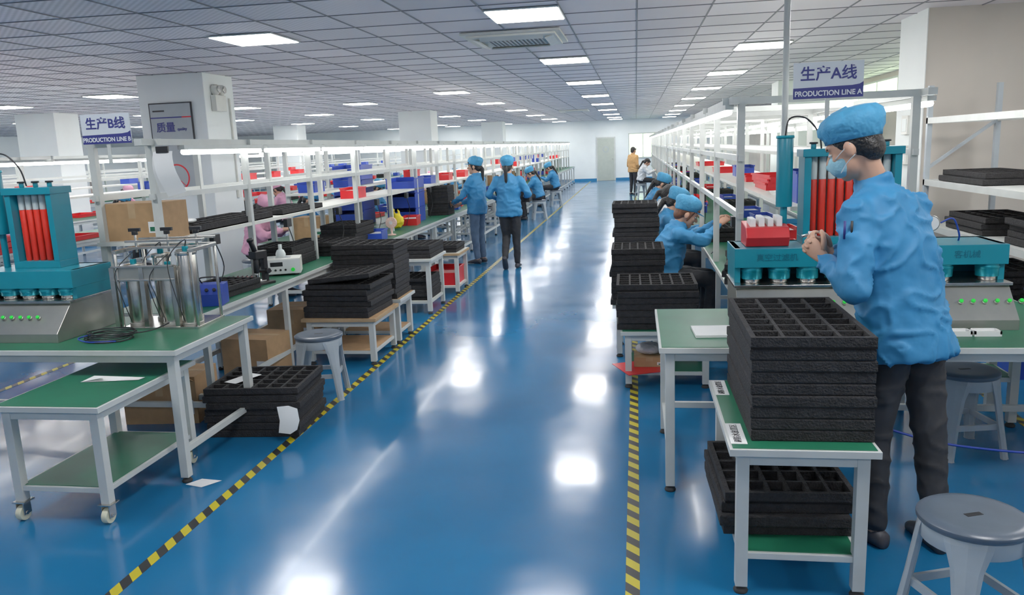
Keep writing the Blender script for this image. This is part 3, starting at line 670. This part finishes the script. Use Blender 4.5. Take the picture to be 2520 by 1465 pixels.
# ---------------------------------------------------------------- people
def hand(b,w,d,pn,tv,curl=.5,k=1,skin=SKIN):
    w=V3(w);d=V3(d).normalized();pn=V3(pn);pn=(pn-d*pn.dot(d)).normalized();ac=d.cross(pn).normalized()
    if ac.dot(V3(tv))<0:ac=-ac
    R=[(w-d*.03,ac*.024*k,pn*.02*k),(w,ac*.025*k,pn*.018*k),(w+d*.03*k,ac*.034*k,pn*.017*k),(w+d*.065*k,ac*.04*k,pn*.015*k),(w+d*.09*k,ac*.039*k,pn*.012*k),(w+d*.098*k,ac*.034*k,pn*.007*k)]
    V,F=loft(R,12);b.add(V,F,skin,True)
    for i,(o,L) in enumerate(((.029,.068),(.0098,.076),(-.0098,.071),(-.029,.056))):
        p=w+d*.082*k+ac*o*k;a=.15;P=[p];rs=[.0095*k]
        for s,f in ((0,.45),(1,.3),(2,.25)):
            a+=curl*(.75 if s else .6);dd=d*math.cos(a)+pn*math.sin(a)+ac*o*1.5;p=p+dd.normalized()*L*f*k;P.append(p);rs.append((.009,.008,.007)[s]*k)
        V,F=chain(P,rs,8);b.add(V,F,skin,True)
    p=w+d*.025*k+ac*.026*k;P=[p];rs=[.013*k]
    for s,(f) in enumerate((.035,.03,.022)):
        dd=(d*(.75+.15*s)+ac*(.75-.35*s*curl*1.5)+pn*(.25+.35*s*curl)).normalized();p=p+dd*f*k;P.append(p);rs.append((.011,.0095,.008)[s]*k)
    V,F=chain(P,rs,8);b.add(V,F,skin,True)
def person(name,J,jacket=JBLUE,trous=DTROU,hair=HAIR,cap=CBLUE,mask=False,pony=False,curl=.6,k=1.0,vox=.016,loc=(0,0,0),rz=0,fine=False,toe=None,pen=False,brim=False,fem=False,ret=False):
    J={a:V3(c) for a,c in J.items()};b=MB(name)
    P,C,N,H=J['pelvis'],J['chest'],J['neck'],J['head']
    s=(J['shR']-J['shL']).normalized();sp=(N-P).normalized()
    hs_=(J['hipR']-J['hipL']).normalized()
    wf=.93 if fem else 1
    f=sp.cross(s).normalized()*-1
    if f.dot(J['front'])<0:f=-f
    seated=J.get('seated',V3((0,0,0))).x>0
    hem=P-sp*(.04 if seated else .13)*k
    sh=(J['shR']+J['shL'])/2
    rings=[(hem,hs_*.198*k,f*.142*k),(hem+sp*.012,hs_*.203*k,f*.147*k),(P+sp*.06*k,hs_*.196*k*wf,f*.142*k),(P.lerp(C,.55),s*.192*k*wf,f*.134*k),(C,s*.197*k*wf,f*.135*k),(C.lerp(sh,.75)+sp*.0,s*.2*k*wf,f*.115*k),(sh+sp*.045*k,s*.15*k*wf,f*.095*k),(N+sp*.0,s*.075*k,f*.07*k),(N+sp*.02*k,s*.06*k,f*.06*k)]
    parts=[loft(rings,20)]
    for q in 'LR':
        S,E,W=J['sh'+q],J['el'+q],J['wr'+q]
        parts.append(capsule(S,E,.072*k*wf,.056*k*wf));parts.append(capsule(E,E.lerp(W,.9),.056*k*wf,.042*k*wf))
    parts.append(loft([(N-sp*.01,s*.082*k,f*.078*k),(N+sp*.042*k-f*.006,s*.07*k,f*.07*k)],16))
    V,F=remesh(parts,vox,4,wr=.011*k,wf=8);b.add(V,F,jacket,True)
    parts=[ellip(P-V3((0,0,.0)),hs_*.165*k,f*.115*k,sp*.13*k)]
    for q in 'LR':
        h_,kn,an=J['hip'+q],J['kn'+q],J['an'+q]
        parts+= [capsule(h_,kn,.09*k,.066*k),capsule(kn,an+(kn-an)*.04,.064*k,.05*k)]
    V,F=remesh(parts,vox,4,wr=.006*k,wf=7);b.add(V,F,trous,True)
    for q in 'LR':
        an=J['an'+q];t=J['toe'+q].normalized() if 'toe'+q in J else J['front'].normalized();sd=t.cross(V3((0,0,1))).normalized();un=sd.cross(t).normalized()
        base=an-un*.085*k
        R=[(base-t*.06*k+un*.025*k,sd*.02*k,un*.02*k),(base-t*.05*k+un*.035*k,sd*.034*k,un*.034*k),(base+un*.045*k,sd*.038*k,un*.044*k),(base+t*.07*k+un*.033*k,sd*.043*k,un*.032*k),(base+t*.14*k+un*.024*k,sd*.042*k,un*.023*k),(base+t*.175*k+un*.018*k,sd*.022*k,un*.014*k)]
        V,F=loft(R,14);b.add(V,F,SHOE,True)
        V,F=capsule(an-un*.01,an+(J['kn'+q]-an).normalized()*.08,.036*k,.04*k,10);b.add(V,F,SKIN,True)
    hf=J['hf'].normalized();hu=J.get('hu',V3((0,0,1)));hu=(hu-hf*hu.dot(hf)).normalized();hd=hf.cross(hu).normalized()
    def L(a,b_,c):return H+(hd*a+hf*b_+hu*c)*k
    A=lambda a:hd*a*k
    Bf=lambda a:hf*a*k
    Cu=lambda a:hu*a*k
    parts=[ellip(L(0,-.008,.025),A(.074),Bf(.094),Cu(.092)),ellip(L(0,.022,-.045),A(.055),Bf(.062),Cu(.066)),capsule(L(0,.05,-.085),L(0,.058,-.088),.028*k,.024*k),
           capsule(L(0,.085,.012),L(0,.103,-.022),.009*k,.015*k),capsule(N-(H-N).normalized()*.03,L(0,-.02,-.04),.054*k,.05*k),
           capsule(L(-.04,.075,.03),L(.04,.075,.03),.012*k,.012*k),capsule(L(-.015,.078,-.052),L(.015,.078,-.052),.011*k,.011*k)]
    for q in(-1,1):parts.append(ellip(L(q*.077,-.008,-.008),A(.012),Bf(.02),Cu(.032)));parts.append(capsule(L(q*.038,.06,-.018),L(q*.03,.062,-.03),.018*k,.016*k))
    V,F=remesh(parts,.007 if fine else .009,4);b.add(V,F,SKIN,True)
    for q in(-1,1):
        V,F=ellip(L(q*.031,.078,.003),A(.0145),Bf(.0085),Cu(.006),10,6);b.add(V,F,EYEW,True)
        V,F=ellip(L(q*.031,.0835,.003),A(.006),Bf(.004),Cu(.0055),8,6);b.add(V,F,HAIR,True)
        V,F=capsule(L(q*.015,.09,.026),L(q*.05,.076,.027),.0035*k,.003*k,6);b.add(V,F,HAIR,True)
    V,F=ellip(L(0,.089,-.056),A(.022),Bf(.006),Cu(.0065),10,6);b.add(V,F,LIPS,True)
    hp=[ellip(L(0,-.02,.034),A(.083),Bf(.096),Cu(.094)),ellip(L(0,-.06,-.02),A(.066),Bf(.05),Cu(.06))]
    if fem:
        for q in(-1,1):hp.append(capsule(L(q*.07,.03,.03),L(q*.072,.01,-.05),.014*k,.008*k))
        hp.append(capsule(L(-.04,.075,.065),L(.045,.075,.06),.02*k,.02*k))
    if pony:hp+=[capsule(L(0,-.1,.0),L(0,-.13,-.04),.026*k,.03*k),capsule(L(0,-.13,-.04),L(0,-.125,-.2),.03*k,.024*k),capsule(L(0,-.125,-.2),L(0,-.11,-.31),.024*k,.008*k)]
    V,F=remesh(hp,.009,3);b.add(V,F,hair,True)
    if cap:
        n=40;Vc=[];prof=((.99,.03,.0),(1.04,.046,0),(1.09,.06,.02),(1.15,.085,.04),(1.13,.112,.05),(.97,.138,.045),(.62,.156,.03),(.05,.163,0)) if fem else ((.98,.026,.0),(1.03,.045,0),(1.12,.058,.02),(1.2,.08,.035),(1.17,.104,.045),(1.0,.126,.04),(.6,.142,.02),(.05,.147,0))
        for r,zz,wv in prof:
            for i in range(n):
                t=2*math.pi*i/n;q=r*(1+wv*.6*math.sin(9*t+zz*30)+wv*.5*math.sin(17*t))
                Vc.append(L(math.cos(t)*.086*q,math.sin(t)*.102*q-.012-.02*(zz-.03)/.1,zz+.022*math.sin(t)*(1 if zz<.06 else .4)))
        Fc=[(a_*n+i,a_*n+(i+1)%n,(a_+1)*n+(i+1)%n,(a_+1)*n+i) for a_ in range(len(prof)-1) for i in range(n)]+[tuple(reversed(range(n))),tuple(range((len(prof)-1)*n,len(prof)*n))]
        b.add(Vc,Fc,cap,True)
        if brim:
            V,F=loft([(L(0,.07,.052),A(.075),Bf(.03)),(L(0,.1,.045),A(.07),Bf(.045)),(L(0,.102,.04),A(.07),Bf(.045))],20);b.add(V,F,cap,True)
    if mask:
        V,F=remesh([ellip(L(0,.05,-.045),A(.058),Bf(.062),Cu(.052)),capsule(L(0,.09,-.01),L(0,.11,-.035),.014,.014)],.007,3);b.add(V,F,MASK,True)
        for q in(-1,1):
            b.tube([L(q*.055,.06,-.02),L(q*.078,.02,-.005),L(q*.085,-.02,.01)],.0018,PAPER);b.tube([L(q*.05,.06,-.075),L(q*.07,.02,-.05),L(q*.084,-.02,-.035)],.0018,PAPER)
    for q in 'LR':
        E,W=J['el'+q],J['wr'+q];d=J.get('hd'+q,(W-E));pn=J.get('pn'+q,V3((0,0,-1)));inn=J.get('th'+q,(V3((0,0,1))))
        V,F=capsule(E.lerp(W,.75),W,.03*k,.024*k,10);b.add(V,F,SKIN,True)
        hand(b,W,d,pn,inn,curl,k)
    if pen:
        S,E=J['shL'],J['elL'];o=V3(pen)
        for i,c_ in enumerate((NAVY,BLACK)):
            p=S.lerp(E,.32)+o+V3((.025*i,-.004*i,0));b.cyl(p,p+V3((0,0,.07)),.005,c_,n=8)
    if ret:return b.mesh()
    return b.done(loc,rz)
def std(**o):
    J=dict(pelvis=(0,0,.88),chest=(0,0,1.15),neck=(0,-.01,1.33),head=(0,.02,1.455),hf=(0,1,-.1),front=(0,1,0),
      shL=(-.165,0,1.265),shR=(.165,0,1.265),elL=(-.22,-.02,1.0),elR=(.22,-.02,1.0),wrL=(-.22,.1,.8),wrR=(.22,.1,.8),
      hipL=(-.085,0,.84),hipR=(.085,0,.84),knL=(-.09,.01,.46),knR=(.09,.01,.46),anL=(-.09,-.02,.085),anR=(.09,-.02,.085))
    J.update(o);return J
def sit(**o):
    J=dict(seated=(1,0,0),pelvis=(0,0,.57),chest=(0,.05,.84),neck=(0,.12,.99),head=(0,.19,1.09),hf=(0,.85,-.55),front=(0,1,0),
      shL=(-.165,.09,.93),shR=(.165,.09,.93),elL=(-.22,.24,.76),elR=(.22,.24,.76),wrL=(-.08,.43,.83),wrR=(.08,.43,.83),
      hipL=(-.09,.03,.555),hipR=(.09,.03,.555),knL=(-.1,.4,.53),knR=(.1,.4,.53),anL=(-.1,.36,.085),anR=(.1,.36,.085),
      thL=(1,0,.3),thR=(-1,0,.3),pnL=(.6,0,-.7),pnR=(-.6,0,-.7))
    J.update(o);return J
man=dict(pelvis=(1.09,3.4,.93),chest=(1.03,3.4,1.24),neck=(.95,3.41,1.51),head=(.86,3.4,1.665),hf=(-.82,.5,-.42),front=(-.6,.8,0),
  shL=(.855,3.29,1.41),shR=(1.12,3.49,1.41),elL=(.835,3.2,1.13),elR=(1.0,3.66,1.16),wrL=(.765,3.41,1.215),wrR=(.815,3.5,1.22),
  hdL=(-.5,.45,.55),hdR=(-.8,.0,.45),pnL=(.5,.6,.1),pnR=(-.2,-.9,.0),thL=(0,.3,1),thR=(0,.2,1),
  hipL=(1.03,3.35,.9),hipR=(1.17,3.46,.9),knL=(.985,3.37,.49),knR=(1.2,3.38,.49),anL=(.985,3.32,.085),anR=(1.22,3.3,.085),toeL=(-.5,.8,0),toeR=(-.2,.95,0))
person('worker_standing',man,mask=True,fine=True,k=1.06,vox=.011,curl=.8,pen=(-.055,-.045,0),trous=DTROU)
b=MB('handheld_component');b.cyl((0,0,0),(.09,.02,.02),.006,STEEL,n=10);b.box(.03,.06,-.01,.015,-.01,.02,PAPER);b.done((.69,3.5,1.3))
walk=std(knL=(-.06,.06,.46),anL=(-.06,-.16,.17),toeL=(0,.55,-.8),knR=(.09,.02,.46),anR=(.09,.02,.085),elL=(-.29,-.02,1.06),elR=(.29,-.02,1.06),wrL=(-.2,.2,1.0),wrR=(.22,.2,1.02),hf=(.1,1,0))
person('worker_walking',walk,pony=True,k=.97,fem=True,loc=(-1.8,11.22,0))
tray_stack('foam_tray_stack',.5,.3,4,4,3,.045).done((-1.78,11.6,.93)) 
stand=std(hf=(-.3,1,0),wrL=(-.12,.36,.92),wrR=(.14,.36,.9),elL=(-.24,.12,1.02),elR=(.22,.12,1.0),thL=(0,0,1),thR=(0,0,1),pnL=(1,0,0),pnR=(-1,0,0))
person('worker_standing',stand,pony=True,k=.97,fem=True,trous=JEANS,loc=(-2.38,11.8,0),rz=1.25,brim=True)
tray_stack('foam_tray_stack',.32,.42,10,3,4,.044).done((-2.96,11.9,.7505))
a1=sit(elL=(-.2,.28,.86),elR=(.2,.3,.88),wrL=(-.05,.46,1.0),wrR=(.06,.46,1.0),hdL=(.2,.7,.5),hdR=(-.2,.7,.5),hf=(0,.9,-.45))
SITF=person('worker_seated',a1,hair=BHAIR,fem=True,brim=True,ret=True,fine=True,vox=.013)
place(SITF,'worker_seated',(.24,7.02,0),-1.45);stool(.24,7.02)
SB=person('worker_seated',sit(),fem=True,pony=True,ret=True,brim=True);SP=person('worker_seated',sit(),jacket=PINK,cap=PINK,fem=True,ret=True,pony=True)
SW=person('worker_seated',sit(),jacket=JWHITE,cap=None,fem=True,pony=True,ret=True)
def seat(me,x,y,rz):place(me,'worker_seated',(x,y,0),rz);place(STOOL,'plastic_stool',(x,y,0),.3)
E=-math.pi/2;Wt=math.pi/2
seat(SB,.22,8.3,E);seat(SW,.2,9.6,E);seat(SB,.2,12.2,E);seat(SB,2.05,7.0,Wt)
seat(SB,-2.3,18.9,Wt)
for x,y,m_ in ((-4.75,9.3,SP),(-4.75,10.7,SB),(-4.75,12.4,SP),(-4.75,13.8,SB),(-4.75,15.4,SB),(-4.75,17.5,SP),(-4.75,20,SB),(-4.75,23,SB)):seat(m_,x,y,E)
for x,y,m_ in ((-8.55,9.8,SP),(-8.55,12,SB),(-8.55,15.5,SB),(-6.65,14.5,SP),(-6.65,18,SB),(-11.2,12,SB),(-11.2,16,SP)):seat(m_,x,y,E if x!=-6.65 else Wt)
seat(SB,-2.3,23,Wt);seat(SW,.15,25.5,E)
person('worker_standing',std(),jacket=JORG,cap=None,loc=(-.1,27,0),rz=-.8,fem=True,vox=.02)
